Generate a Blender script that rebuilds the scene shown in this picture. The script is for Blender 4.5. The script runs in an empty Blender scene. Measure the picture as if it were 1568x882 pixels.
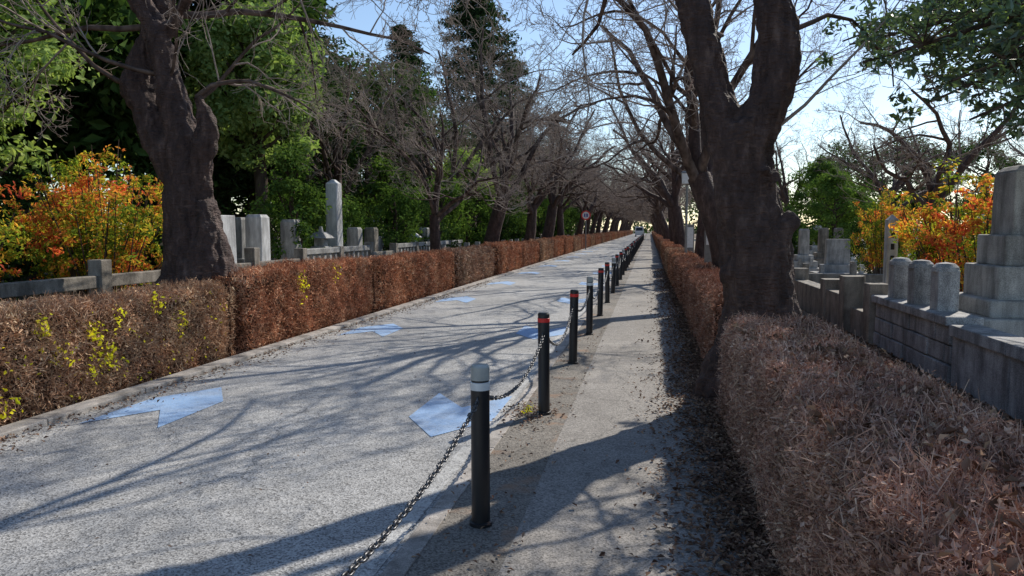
import bpy, math, random
import numpy as np
from mathutils import Vector, noise as mnoise

D2R = math.radians
scene = bpy.context.scene
col = scene.collection

# ------------------------------------------------------------------ helpers
class Geo:
    def __init__(s):
        s.V = []; s.F = []; s.M = []; s.S = []; s.n = 0
    def add(s, V, F, mi=0, smooth=False):
        V = np.asarray(V, dtype=np.float64).reshape(-1, 3)
        F = np.asarray(F, dtype=np.int64)
        s.V.append(V); s.F.append(F + s.n); s.n += len(V)
        s.M.append(np.full(len(F), mi, dtype=np.int32))
        s.S.append(np.full(len(F), smooth, dtype=bool))
    def box(s, c, d, mi=0, rz=0.0, taper=1.0):
        x, y, z = d[0]/2, d[1]/2, d[2]/2
        P = np.array([[-x,-y,-z],[x,-y,-z],[x,y,-z],[-x,y,-z],[-x*taper,-y*taper,z],[x*taper,-y*taper,z],[x*taper,y*taper,z],[-x*taper,y*taper,z]])
        if rz:
            ca, sa = math.cos(rz), math.sin(rz)
            P = np.stack([P[:,0]*ca-P[:,1]*sa, P[:,0]*sa+P[:,1]*ca, P[:,2]], 1)
        P = P + np.array(c)
        s.add(P, [[0,3,2,1],[4,5,6,7],[0,1,5,4],[1,2,6,5],[2,3,7,6],[3,0,4,7]], mi)
    def mesh(s, name, mats):
        me = bpy.data.meshes.new(name)
        V = np.concatenate(s.V).astype(np.float32)
        me.vertices.add(len(V)); me.vertices.foreach_set('co', V.ravel())
        li = np.concatenate([f.ravel() for f in s.F]).astype(np.int32)
        tot = np.concatenate([np.full(len(f), f.shape[1]) for f in s.F])
        st = np.concatenate([[0], np.cumsum(tot)[:-1]]).astype(np.int32)
        me.loops.add(len(li)); me.loops.foreach_set('vertex_index', li)
        me.polygons.add(len(tot)); me.polygons.foreach_set('loop_start', st)
        me.polygons.foreach_set('material_index', np.concatenate(s.M))
        me.polygons.foreach_set('use_smooth', np.concatenate(s.S))
        for m in mats: me.materials.append(m)
        me.update(calc_edges=True)
        return me
    def obj(s, name, mats, bevel=0.0, parent=None, loc=(0,0,0)):
        return place(s.mesh(name, mats), name, loc, bevel=bevel, parent=parent)

def place(me, name, loc=(0,0,0), rz=0.0, sc=1.0, bevel=0.0, parent=None):
    o = bpy.data.objects.new(name, me)
    o.location = loc; o.rotation_euler = (0, 0, rz)
    o.scale = sc if isinstance(sc, (tuple, list)) else (sc, sc, sc)
    col.objects.link(o)
    if bevel:
        b = o.modifiers.new('bevel', 'BEVEL'); b.width = bevel; b.segments = 2; b.limit_method = 'ANGLE'
    if parent: o.parent = parent
    return o

def norm(a):
    return a / np.maximum(np.linalg.norm(a, axis=-1, keepdims=True), 1e-9)

def tubes(G, polys, mi_fn, smooth=True, cap=False, sides_fn=None):
    groups = {}
    for pts, rs in polys:
        r = max(rs)
        S = sides_fn(r) if sides_fn else (14 if r > .12 else 8 if r > .04 else 4 if r > .012 else 3)
        groups.setdefault((len(pts), S, mi_fn(r)), []).append((pts, rs))
    for (K, S, mi), L in groups.items():
        P = np.array([[tuple(p) for p in a[0]] for a in L]); R = np.array([a[1] for a in L])
        N = len(L)
        T = norm(np.gradient(P, axis=1))
        mean = norm(P[:, -1] - P[:, 0])
        ref = np.zeros((N, 3)); ref[np.arange(N), np.argmin(np.abs(mean), axis=1)] = 1
        ref = np.repeat(ref[:, None], K, 1)
        U = norm(np.cross(T, ref)); W = np.cross(T, U)
        a = np.arange(S) * 2 * math.pi / S
        ring = P[:, :, None] + R[:, :, None, None] * (np.cos(a)[None, None, :, None]*U[:, :, None] + np.sin(a)[None, None, :, None]*W[:, :, None])
        idx = np.arange(N*K*S).reshape(N, K, S)
        A = idx[:, :-1]; B = idx[:, 1:]
        F = np.stack([A, np.roll(A, -1, 2), np.roll(B, -1, 2), B], -1).reshape(-1, 4)
        G.add(ring.reshape(-1, 3), F, mi, smooth)
        if cap:
            off = G.n - N*K*S
            c = np.concatenate([idx[:, 0][:, ::-1], idx[:, -1]])
            G.F.append(c + off); G.M.append(np.full(len(c), mi, dtype=np.int32)); G.S.append(np.full(len(c), smooth, dtype=bool))

def leaves(G, C, ndir, size, aspect, rng, jit=.8, mi=0, fold=.12):
    N = len(C)
    n = norm(ndir + jit*rng.normal(size=(N, 3)))
    a = norm(np.cross(n, rng.normal(size=(N, 3)))); b = np.cross(n, a)
    s = (size*(.6+.8*rng.random(N)))[:, None]
    V = np.stack([C-a*s*.5, C+b*s*aspect*.5+n*s*fold, C+a*s*.5, C-b*s*aspect*.5+n*s*fold], 1)
    G.add(V.reshape(-1, 3), np.arange(4*N).reshape(N, 4), mi)

def clump_pts(centers, radii, per, rng, flat=.8):
    M = len(centers)
    d = norm(rng.normal(size=(M, per, 3)))
    r = rng.random((M, per, 1))**.5
    C = centers[:, None] + d*r*radii[:, None, None]*np.array([1, 1, flat])
    return C.reshape(-1, 3), d.reshape(-1, 3)

# ------------------------------------------------------------------ materials
def nmat(name):
    m = bpy.data.materials.new(name); m.use_nodes = True
    nt = m.node_tree; nt.nodes.clear()
    out = nt.nodes.new('ShaderNodeOutputMaterial')
    return m, nt, out
def nd(nt, t, **k):
    n = nt.nodes.new(t)
    for a, v in k.items(): setattr(n, a, v)
    return n
def ramp(nt, fac, stops, interp='LINEAR'):
    r = nt.nodes.new('ShaderNodeValToRGB'); r.color_ramp.interpolation = interp
    e = r.color_ramp.elements
    while len(e) < len(stops): e.new(.5)
    for el, (p, c) in zip(e, stops):
        el.position = p; el.color = (c[0], c[1], c[2], 1) if not isinstance(c, float) else (c, c, c, 1)
    nt.links.new(fac, r.inputs[0]); return r.outputs[0]
def mapped(nt, sc=(1, 1, 1)):
    tc = nd(nt, 'ShaderNodeTexCoord'); mp = nd(nt, 'ShaderNodeMapping')
    mp.inputs['Scale'].default_value = sc
    nt.links.new(tc.outputs['Object'], mp.inputs[0]); return mp.outputs[0]
def noise(nt, vec, scale, detail=4, rough=.6, dist=0.):
    n = nd(nt, 'ShaderNodeTexNoise'); n.inputs['Scale'].default_value = scale
    n.inputs['Detail'].default_value = detail; n.inputs['Roughness'].default_value = rough
    n.inputs['Distortion'].default_value = dist
    nt.links.new(vec, n.inputs['Vector']); return n.outputs['Fac']
def mixc(nt, fac, a, b, mode='MIX'):
    m = nt.nodes.new('ShaderNodeMix'); m.data_type = 'RGBA'; m.blend_type = mode
    for i, v in ((0, fac), (6, a), (7, b)):
        if isinstance(v, bpy.types.NodeSocket): nt.links.new(v, m.inputs[i])
        elif i == 0: m.inputs[i].default_value = v
        elif isinstance(v, (int, float)): m.inputs[i].default_value = (v, v, v, 1)
        else: m.inputs[i].default_value = (v[0], v[1], v[2], 1)
    return m.outputs[2]
def principled(nt, out, colr, rough=.8, bump=None, bstr=.3, bdist=.01, spec=.3, metal=0.):
    p = nt.nodes.new('ShaderNodeBsdfPrincipled')
    if isinstance(colr, bpy.types.NodeSocket): nt.links.new(colr, p.inputs['Base Color'])
    else: p.inputs['Base Color'].default_value = (*colr, 1)
    p.inputs['Roughness'].default_value = rough; p.inputs['Specular IOR Level'].default_value = spec
    p.inputs['Metallic'].default_value = metal
    if bump is not None:
        b = nd(nt, 'ShaderNodeBump'); b.inputs['Strength'].default_value = bstr; b.inputs['Distance'].default_value = bdist
        nt.links.new(bump, b.inputs['Height']); nt.links.new(b.outputs[0], p.inputs['Normal'])
    nt.links.new(p.outputs[0], out.inputs[0]); return p
def diffuse(nt, out, c):
    p = nd(nt, 'ShaderNodeBsdfDiffuse'); nt.links.new(c, p.inputs[0]); nt.links.new(p.outputs[0], out.inputs[0]); return p

def stone_mat(name, c1, c2, scale=3., bump=.3, speck=.25, rough=.8):
    m, nt, out = nmat(name); v = mapped(nt)
    c = ramp(nt, noise(nt, v, scale, 5, .65), [(.3, c1), (.7, c2)])
    f = noise(nt, v, 120, 1)
    c = mixc(nt, speck, c, ramp(nt, f, [(.35, .0), (.65, 1.)]), 'OVERLAY')
    stain = noise(nt, mapped(nt, (2.5, 2.5, .5)), 1.6, 4, .7)
    c = mixc(nt, 1., c, ramp(nt, stain, [(.35, .45), (.6, 1.)]), 'MULTIPLY')
    principled(nt, out, c, rough, noise(nt, v, 30, 4, .7), bump, .01); return m

def leaf_mat(name, stops, transl=.35, nscale=.8, clump=.35, tw=1.3, lo=.6, hi=1.3, objvar=True, gloss=0.):
    m, nt, out = nmat(name)
    g = nd(nt, 'ShaderNodeNewGeometry'); v = mapped(nt)
    nz = noise(nt, v, nscale, 1)
    mm = nd(nt, 'ShaderNodeMapRange'); mm.inputs[1].default_value = .3; mm.inputs[2].default_value = .7
    nt.links.new(nz, mm.inputs[0])
    mx = nd(nt, 'ShaderNodeMix'); mx.inputs[0].default_value = clump
    nt.links.new(g.outputs['Random Per Island'], mx.inputs[2]); nt.links.new(mm.outputs[0], mx.inputs[3])
    c = ramp(nt, mx.outputs[0], stops)
    n2 = noise(nt, v, nscale*2.7, 1)
    c = mixc(nt, 1., c, ramp(nt, n2, [(.3, lo), (.7, hi)]), 'MULTIPLY')
    if objvar:
        oi = nd(nt, 'ShaderNodeObjectInfo')
        c = mixc(nt, 1., c, ramp(nt, oi.outputs['Random'], [(0., (.78, .80, .82)), (1., (1.22, 1.18, 1.0))]), 'MULTIPLY')
    p = diffuse(nt, out, c); sh = p.outputs[0]
    if transl > 0:
        t = nd(nt, 'ShaderNodeBsdfTranslucent'); nt.links.new(mixc(nt, 1., c, (tw*1.05, tw*1.1, tw*.6), 'MULTIPLY'), t.inputs[0])
        s = nd(nt, 'ShaderNodeMixShader'); s.inputs[0].default_value = transl
        nt.links.new(sh, s.inputs[1]); nt.links.new(t.outputs[0], s.inputs[2]); sh = s.outputs[0]
    if gloss > 0:
        q = nd(nt, 'ShaderNodeBsdfGlossy'); q.inputs['Roughness'].default_value = .35; q.inputs['Color'].default_value = (1, 1, 1, 1)
        s = nd(nt, 'ShaderNodeMixShader'); s.inputs[0].default_value = gloss
        nt.links.new(sh, s.inputs[1]); nt.links.new(q.outputs[0], s.inputs[2]); sh = s.outputs[0]
    nt.links.new(sh, out.inputs[0])
    return m

def flat_mat(name, c, rough=.5, spec=.4, metal=0., var=.15):
    m, nt, out = nmat(name); v = mapped(nt)
    k = ramp(nt, noise(nt, v, 14, 4), [(.3, tuple(x*(1-var) for x in c)), (.7, tuple(min(1, x*(1+var)) for x in c))])
    principled(nt, out, k, rough, spec=spec, metal=metal); return m

def asphalt_color(nt, lo, hi, patch=(.78, 1.12), vs=110):
    v = mapped(nt)
    vo = nd(nt, 'ShaderNodeTexVoronoi'); vo.inputs['Scale'].default_value = vs; nt.links.new(v, vo.inputs['Vector'])
    sep = nd(nt, 'ShaderNodeSeparateColor'); nt.links.new(vo.outputs['Color'], sep.inputs[0])
    c = ramp(nt, sep.outputs[0], [(0., lo), (.35, tuple((a*.55+b*.45) for a, b in zip(lo, hi))), (1., hi)])
    c = mixc(nt, 1., c, ramp(nt, noise(nt, v, .45, 4, .6), [(.3, patch[0]), (.7, patch[1])]), 'MULTIPLY')
    c = mixc(nt, 1., c, ramp(nt, noise(nt, v, 5., 4, .7), [(.3, .84), (.7, 1.1)]), 'MULTIPLY')
    wv = nd(nt, 'ShaderNodeVectorMath', operation='ADD')
    ns = nd(nt, 'ShaderNodeTexNoise'); ns.inputs['Scale'].default_value = 1.3; ns.inputs['Detail'].default_value = 4
    nt.links.new(v, ns.inputs['Vector']); nt.links.new(v, wv.inputs[0]); nt.links.new(ns.outputs['Color'], wv.inputs[1])
    vc = nd(nt, 'ShaderNodeTexVoronoi', feature='DISTANCE_TO_EDGE'); vc.inputs['Scale'].default_value = .3
    nt.links.new(wv.outputs[0], vc.inputs['Vector'])
    c = mixc(nt, 1., c, ramp(nt, vc.outputs['Distance'], [(0., .62), (.004, 1.)]), 'MULTIPLY')
    return c, vo.outputs['Distance'], v

RLO, RHI = (.135, .133, .132), (.58, .575, .56)
m_road, nt, out = nmat('asphalt_road')
c, h, v = asphalt_color(nt, RLO, RHI); principled(nt, out, c, .75, h, .4, .005)
m_path, nt, out = nmat('asphalt_path')
c, h, v = asphalt_color(nt, (.15, .14, .13), (.44, .41, .375), (.72, 1.12), 120); principled(nt, out, c, .85, h, .3, .004)
m_strip, nt, out = nmat('mossy_strip')
c, h, v = asphalt_color(nt, (.10, .09, .08), (.35, .32, .28), (.65, 1.15))
c = mixc(nt, ramp(nt, noise(nt, v, 2.2, 5), [(.57, 0.), (.68, .7)]), c, (.30, .18, .11)); principled(nt, out, c, .9, h, .4, .005)
m_blue, nt, out = nmat('blue_marking')
c, h, v = asphalt_color(nt, RLO, RHI)
w = ramp(nt, noise(nt, v, 38, 5, .75), [(.27, .1), (.44, .95)])
w2 = ramp(nt, noise(nt, v, 2.5, 4, .6), [(.35, .65), (.55, 1.)])
c = mixc(nt, mixc(nt, 1., w, w2, 'MULTIPLY'), c, mixc(nt, .22, (.29, .50, .82), c)); principled(nt, out, c, .7, h, .3, .004)
m_white, nt, out = nmat('worn_white_line')
c, h, v = asphalt_color(nt, RLO, RHI)
w = ramp(nt, noise(nt, v, 9, 6, .8), [(.40, 0.), (.6, .6)])
c = mixc(nt, w, c, (.65, .65, .63)); principled(nt, out, c, .7, h, .4, .006)

m_ground, nt, out = nmat('leafy_ground')
v = mapped(nt)
c = ramp(nt, noise(nt, v, 18, 5, .75), [(.3, (.05, .035, .027)), (.5, (.14, .10, .07)), (.7, (.29, .22, .16))])
c = mixc(nt, 1., c, ramp(nt, noise(nt, v, .35, 3), [(.35, .7), (.65, 1.4)]), 'MULTIPLY')
principled(nt, out, c, .95, noise(nt, v, 40, 4, .8), .8, .03)
m_soil, nt, out = nmat('cemetery_soil')
v = mapped(nt)
c = ramp(nt, noise(nt, v, 6, 5, .75), [(.3, (.21, .17, .12)), (.7, (.44, .38, .30))])
principled(nt, out, c, .95, noise(nt, v, 40, 4, .8), .6, .02)

m_kerb = stone_mat('kerb_concrete', (.33, .30, .27), (.55, .51, .47), 2.5, .4)
m_bark, nt, out = nmat('cherry_bark')
v = mapped(nt, (1, 1, .35)); v2 = mapped(nt, (1, 1, 3.2))
c = ramp(nt, noise(nt, v, 9, 6, .7), [(.32, (.03, .018, .016)), (.55, (.085, .052, .044)), (.75, (.19, .13, .11))])
c = mixc(nt, ramp(nt, noise(nt, v2, 7, 3, .6), [(.58, 0.), (.72, .6)]), c, (.17, .105, .08))
hh = nd(nt, 'ShaderNodeMath', operation='ADD'); nt.links.new(noise(nt, v, 16, 5, .75), hh.inputs[0]); nt.links.new(noise(nt, v2, 12, 2), hh.inputs[1])
principled(nt, out, c, .75, hh.outputs[0], 1., .04, spec=.35)
m_limb, nt, out = nmat('cherry_limb')
v = mapped(nt, (1, 1, .6)); diffuse(nt, out, ramp(nt, noise(nt, v, 6, 2), [(.35, (.05, .035, .03)), (.7, (.18, .135, .115))]))
m_twig, nt, out = nmat('cherry_twig')
v = mapped(nt); diffuse(nt, out, ramp(nt, noise(nt, v, 3, 1), [(.3, (.21, .165, .14)), (.7, (.42, .355, .31))]))
m_trunk2, nt, out = nmat('evergreen_bark')
v = mapped(nt, (1, 1, .3)); diffuse(nt, out, ramp(nt, noise(nt, v, 8, 3), [(.3, (.04, .03, .025)), (.7, (.13, .10, .08))]))

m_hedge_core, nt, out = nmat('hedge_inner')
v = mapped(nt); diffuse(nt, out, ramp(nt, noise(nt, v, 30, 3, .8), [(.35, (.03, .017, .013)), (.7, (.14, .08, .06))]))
m_hedge_red = leaf_mat('hedge_red_twigs', [(0., (.18, .07, .045)), (.4, (.43, .205, .135)), (.75, (.60, .35, .245)), (1., (.68, .51, .38))], 0, 1.6, .3, 1.0, .65, 1.25)
m_hedge_brown = leaf_mat('hedge_brown_twigs', [(0., (.19, .10, .07)), (.4, (.43, .255, .18)), (.8, (.61, .44, .33)), (1., (.70, .57, .42))], 0, 1.4, .3, 1.0, .65, 1.25)
m_hedge_purple = leaf_mat('hedge_purple_twigs', [(0., (.18, .088, .072)), (.4, (.42, .25, .205)), (.8, (.60, .42, .35)), (1., (.76, .61, .51))], 0, 1.6, .25, 1.0, .65, 1.25)
m_yellow = leaf_mat('yellow_sprout', [(0., (.42, .48, .03)), (.5, (.78, .74, .05)), (1., (.85, .75, .08))], .4, 3, .1)
m_dead = leaf_mat('dead_leaves', [(0., (.09, .05, .04)), (.45, (.23, .14, .105)), (.8, (.38, .25, .18)), (1., (.52, .39, .30))], 0, 2, .2)
m_green_d = leaf_mat('leaf_dark_green', [(0., (.026, .052, .02)), (.5, (.065, .12, .04)), (1., (.14, .22, .07))], .22, .5, .5, 1.3, .5, 1.3)
m_green_m = leaf_mat('leaf_mid_green', [(0., (.045, .09, .025)), (.5, (.11, .19, .05)), (1., (.22, .31, .09))], .28, .6, .45, 1.3)
m_green_l = leaf_mat('leaf_light_green', [(0., (.15, .23, .08)), (.5, (.30, .42, .15)), (1., (.46, .55, .22))], .32, .8, .4, 1.3, .65, 1.2)
m_conifer = leaf_mat('conifer_needles', [(0., (.02, .04, .022)), (.5, (.05, .09, .04)), (1., (.10, .15, .065))], .15, .5, .4, 1.3)
m_nandina = leaf_mat('nandina_leaves', [(0., (.07, .14, .03)), (.36, (.25, .33, .05)), (.47, (.62, .52, .07)), (.57, (.78, .36, .09)), (.72, (.72, .17, .09)), (1., (.58, .07, .06))], .4, 1.0, .6, 1.3, objvar=False)
m_camphor = leaf_mat('camphor_leaves', [(0., (.045, .085, .055)), (.6, (.10, .165, .095)), (1., (.27, .38, .12))], .28, 1.2, .3, gloss=.07)

m_granite = stone_mat('grey_granite', (.30, .295, .285), (.52, .51, .49), 3)
m_granite_w = stone_mat('white_granite', (.55, .55, .55), (.78, .78, .77), 3, .15)
m_granite_b = stone_mat('blue_grey_stone', (.28, .28, .29), (.52, .52, .52), 5, .9, .35)
m_stone_br = stone_mat('brown_stone', (.17, .15, .125), (.38, .34, .29), 4, .6)
m_black = flat_mat('bollard_black', (.016, .016, .018), .38, .5)
m_red = flat_mat('reflector_red', (.70, .035, .03), .35)
m_silver = flat_mat('reflector_silver', (.66, .67, .67), .3, .5)
m_capgrey = flat_mat('cap_grey', (.36, .37, .355), .25, .5)
m_chain = flat_mat('chain_steel', (.12, .12, .125), .4, .5, .8)
m_wpaint = flat_mat('white_paint', (.75, .75, .74), .4)
m_glass = flat_mat('dark_glass', (.02, .025, .03), .1, .6)
m_pole = flat_mat('painted_pole', (.22, .22, .21), .45)
m_blk = flat_mat('rubber', (.02, .02, .02), .7)
m_ink = flat_mat('sign_blue', (.02, .05, .35), .5)

# ------------------------------------------------------------------ ground, road, path
def sheet(name, x0, x1, y0, y1, z, mat, jag=0, seed=0, nseg=1):
    ys = np.linspace(y0, y1, nseg+1); r = np.random.default_rng(seed)
    V = []; F = []
    for i, y in enumerate(ys):
        V += [[x0, y, z], [x1 + (jag*r.normal() if jag else 0), y, z]]
    for i in range(nseg): F.append([2*i, 2*i+1, 2*i+3, 2*i+2])
    g = Geo(); g.add(V, F); return g.obj(name, [mat])
sheet('ground', -500, 500, -120, 900, 0, m_ground)
sheet('cemetery_ground', 3.3, 90, -20, 140, .006, m_soil)
sheet('road', -4.76, -1.06, -30, 420, .012, m_road)
sheet('footpath', -.66, .52, -30, 300, .020, m_path, .03, 3, 1500)
sheet('verge', -1.10, -.64, -30, 300, .016, m_strip)
g = Geo()
y = -20.
while y < 300:
    g.box((-4.86, y+.3*2-.002, .02), (.19, 1.19, .09)); y += 1.2
g.obj('kerb', [m_kerb], .008)
g = Geo(); y = -20.
while y < 300:
    g.box((-1.135, y+.6, .005), (.11, 1.192, .04)); y += 1.2
g.obj('kerb', [m_kerb], .005)
sheet('white_line', -1.32, -1.22, -20, 250, .016, m_white)

def chevron(x, y, sgn, name='bicycle_lane_marking'):
    w = .36; P = [(-w, -.62), (0, -.08), (w, -.62), (w, .32), (0, .88), (-w, .32)]
    V = [(x+a*sgn, y+b*sgn, .0165) for a, b in P]
    g = Geo(); g.add(V, [[0, 1, 4, 5], [1, 2, 3, 4]]); g.obj(name, [m_blue])
for k in range(12):
    chevron(-4.20, 5.9+5.15*k, 1)
    chevron(-1.62, 6.3+5.15*k, -1)

# ------------------------------------------------------------------ bollards
def lathe(G, prof, mi_list, S=24, c=(0, 0)):
    a = np.arange(S)*2*math.pi/S
    for (r0, z0), (r1, z1), mi in zip(prof[:-1], prof[1:], mi_list):
        V = np.concatenate([np.stack([c[0]+r0*np.cos(a), c[1]+r0*np.sin(a), np.full(S, z0)], 1), np.stack([c[0]+r1*np.cos(a), c[1]+r1*np.sin(a), np.full(S, z1)], 1)])
        i = np.arange(S); j = (i+1) % S
        G.add(V, np.stack([i, j, j+S, i+S], 1), mi, True)
def torus_pts(R, r, stretch, S=10, s=6):
    u = np.arange(S)*2*math.pi/S; w = np.arange(s)*2*math.pi/s
    U, W = np.meshgrid(u, w, indexing='ij')
    x = (R+r*np.cos(W))*np.cos(U); x = x + np.sign(np.cos(U))*stretch*(np.abs(np.cos(U)) > .1)
    V = np.stack([x, (R+r*np.cos(W))*np.sin(U), r*np.sin(W)], -1).reshape(-1, 3)
    idx = np.arange(S*s).reshape(S, s)
    F = np.stack([idx, np.roll(idx, -1, 0), np.roll(np.roll(idx, -1, 0), -1, 1), np.roll(idx, -1, 1)], -1).reshape(-1, 4)
    return V, F
def bollard_mesh(kind):
    G = Geo(); r = .05
    if kind == 'silver':
        prof = [(r+.012, 0), (r+.012, .02), (r, .024), (r, .735), (r+.003, .738), (r+.003, .778), (r-.003, .780), (r-.003, .788), (r, .79), (r, .858), (r-.006, .868), (0.0, .870)]
        ms = [0, 0, 0, 0, 2, 2, 0, 0, 3, 3, 3]
    else:
        prof = [(r+.012, 0), (r+.012, .02), (r, .024), (r, .790), (r+.002, .792), (r+.002, .824), (r, .826), (r, .86), (r-.008, .872), (0.0, .874)]
        ms = [0, 0, 0, 1, 1, 1, 0, 0, 0]
    lathe(G, prof, ms)
    V, F = torus_pts(.016, .005, 0)
    for sy in (-1, 1):
        Vy = V[:, [2, 0, 1]].copy(); Vy[:, 1] += sy*(r+.012); Vy[:, 2] += .69
        G.add(Vy, F, 4, True)
    return G.mesh('bollard', [m_black, m_red, m_silver, m_capgrey, m_chain])
mb_s, mb_r = bollard_mesh('silver'), bollard_mesh('red')
SP = 2.46; Y1 = 3.83; BX = -.87
def chain_mesh(L, sag):
    G = Geo(); V, F = torus_pts(.0105, .0042, .009)
    n = int(L/.028)
    for i in range(n):
        t = (i+.5)/n; yy = t*L; z = -sag*4*t*(1-t)
        sl = -sag*4*(1-2*t)/L; ang = math.atan(sl)
        P = V.copy()
        if i % 2: P = P[:, [0, 2, 1]]
        P = np.stack([P[:, 1], P[:, 0]*math.cos(ang)-P[:, 2]*math.sin(ang), P[:, 0]*math.sin(ang)+P[:, 2]*math.cos(ang)], 1)
        P += np.array([.004*math.sin(i*1.3), yy, z]); G.add(P, F, 0, True)
    return G.mesh('chain', [m_chain])
mc = [chain_mesh(SP-.13, .17), chain_mesh(SP-.13, .24)]
c0 = chain_mesh(SP+.12, .14)
for k in range(-1, 46):
    yy = Y1+SP*k-(.25 if k < 0 else 0)
    o = place(mb_s if k % 3 == 0 else mb_r, 'bollard', (BX, yy, .016), rz=0)
    o.rotation_euler = (D2R(random.Random(k).uniform(-.8, .8)), D2R(random.Random(k+50).uniform(-1, 1)), 0)
    if k < 30: place(mc[k % 2] if k >= 0 else c0, 'bollard_chain', (BX, yy+.065, .70))

# ------------------------------------------------------------------ hedges
def hb(y, z, s):
    return .5*np.sin(y*2.1+s)+.3*np.sin(y*5.3+z*4+s*2)+.25*np.sin(y*11.7+z*9+s*3)+.2*np.sin(y*23+z*17+s)
def hedge_geo(x0, x1, y0, y1, h, dens, seed, twl=.07, lf=.026, tw=.0032, amp=.022, tfrac=.6):
    G = Geo(); r = np.random.default_rng(seed)
    W = x1-x0; L = y1-y0
    def ef(y): return .09*(np.exp(-((y-y0)/.16)**2)+np.exp(-((y-y1)/.16)**2))
    def surf(face, a, b, ins=0.):
        if face == 0:
            y = y0+a*L; z = b*h; x = x0+ins+amp*hb(y, z, seed)+ef(y); nn = (-1, 0, .15)
            x = x + .06*np.clip((z/h-.8)/.2, 0, 1)**2 + .05*np.clip((.2-z/h)/.2, 0, 1); z = z-ef(y)*b
        elif face == 1:
            y = y0+a*L; z = b*h; x = x1-ins-amp*hb(y, z, seed+5)-ef(y); nn = (1, 0, .15)
            x = x - .06*np.clip((z/h-.8)/.2, 0, 1)**2 - .04*np.clip((.2-z/h)/.2, 0, 1); z = z-ef(y)*b
        elif face == 2:
            y = y0+a*L; x = x0+b*W; z = h-ins+amp*hb(y, x*2, seed+9)+amp*.6*hb(x*3, y, seed)-ef(y); nn = (0, 0, 1)
            e = np.minimum(b, 1-b); z = z-.07*np.clip((.14-e)/.14, 0, 1)**2
        elif face == 3:
            x = x0+a*W; z = b*h*.95; y = y0+ins+amp*hb(x*2, z, seed); nn = (0, -1, .15)
        else:
            x = x0+a*W; z = b*h*.95; y = y1-ins-amp*hb(x*2, z, seed+2); nn = (0, 1, .15)
        return np.stack([x, y, z], -1), np.array(nn, float)
    areas = [L*h, L*h, L*W, W*h, W*h]
    for f in range(5):
        na = max(2, int((L if f < 3 else W)/.08)); nb = max(2, int((h if f != 2 else W)/.08))
        A, B = np.meshgrid(np.linspace(0, 1, na+1), np.linspace(0, 1, nb+1), indexing='ij')
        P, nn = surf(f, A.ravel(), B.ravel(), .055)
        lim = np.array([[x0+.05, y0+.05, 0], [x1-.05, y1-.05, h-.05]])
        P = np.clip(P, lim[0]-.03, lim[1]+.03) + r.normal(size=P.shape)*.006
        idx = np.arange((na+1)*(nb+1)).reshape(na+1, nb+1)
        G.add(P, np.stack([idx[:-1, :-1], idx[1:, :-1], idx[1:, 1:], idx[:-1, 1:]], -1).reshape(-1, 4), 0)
        n = int(areas[f]*dens)
        a = r.random(n); b = r.random(n)
        P, nn = surf(f, a, b, 0)
        P = P + nn*(r.normal(size=(n, 1))*.028-.02)
        k = int(n*tfrac)
        T = norm(nn*.75+r.normal(size=(k, 3))*.75+np.array([0, 0, .25])); s = (twl*(.4+.9*r.random(k)))[:, None]
        Bn = norm(np.cross(T, r.normal(size=(k, 3))))*tw*.5*(.6+.9*r.random((k, 1)))
        Q = P[:k]
        V = np.stack([Q-T*s*.5-Bn, Q-T*s*.5+Bn, Q+T*s*.5+Bn*.5, Q+T*s*.5-Bn*.5], 1)
        G.add(V.reshape(-1, 3), np.arange(4*k).reshape(k, 4), 1)
        leaves(G, P[k:], np.tile(nn, (n-k, 1)), lf, .5, r, 1., 1)
    return G
r = np.random.default_rng(5)
def shoots(G, x0, x1, y0, y1, z, n, w=.0016, lmax=.1):
    C = np.stack([r.uniform(x0, x1, n), r.uniform(y0, y1, n), np.full(n, z)], 1)
    T = norm(np.stack([r.normal(size=n)*.5, r.normal(size=n)*.5, np.full(n, 1.)], 1)); Bn = norm(np.cross(T, r.normal(size=(n, 3))))*w; s = r.uniform(.03, lmax, (n, 1))
    G.add(np.stack([C-T*.03-Bn, C-T*.03+Bn, C+T*s+Bn*.5, C+T*s-Bn*.5], 1).reshape(-1, 3), np.arange(4*n).reshape(n, 4), 1)
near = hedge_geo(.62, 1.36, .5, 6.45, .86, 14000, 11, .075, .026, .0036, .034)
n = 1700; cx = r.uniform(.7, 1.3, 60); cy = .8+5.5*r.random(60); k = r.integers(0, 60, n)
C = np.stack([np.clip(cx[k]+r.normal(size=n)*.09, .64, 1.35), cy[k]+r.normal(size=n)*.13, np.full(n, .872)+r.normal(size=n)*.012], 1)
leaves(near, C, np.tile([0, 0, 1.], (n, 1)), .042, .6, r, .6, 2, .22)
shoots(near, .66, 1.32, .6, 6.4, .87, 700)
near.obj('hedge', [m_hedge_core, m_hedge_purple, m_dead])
g1 = hedge_geo(.66, 1.30, 8.0, 14.2, .86, 5000, 12, .08, .032, .006, .03); shoots(g1, .7, 1.26, 8.1, 14.1, .86, 300, .0025, .12)
g1.obj('hedge', [m_hedge_core, m_hedge_red])
gl = hedge_geo(-5.62, -5.0, 1.0, 8.4, .93, 7000, 13, .085, .03, .0055, .042, .65)
shoots(gl, -5.55, -5.05, 1.1, 8.3, .93, 700, .0024, .12)
for cy, cz, n in [(6.0, .62, 60), (5.4, .75, 45), (6.15, .42, 50), (4.7, .3, 30), (3.9, .35, 30), (6.9, .85, 30), (4.4, .85, 15), (5.0, .2, 20), (5.6, .5, 24), (7.3, .6, 22), (5.95, .3, 20), (6.3, .75, 20)]:
    C = np.array([-4.96, cy, cz])+r.normal(size=(n, 3))*np.array([.03, .05, .07]); leaves(gl, C, np.tile([1., 0, .6], (n, 1)), .045, .55, r, .7, 2)
n = 220
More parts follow.
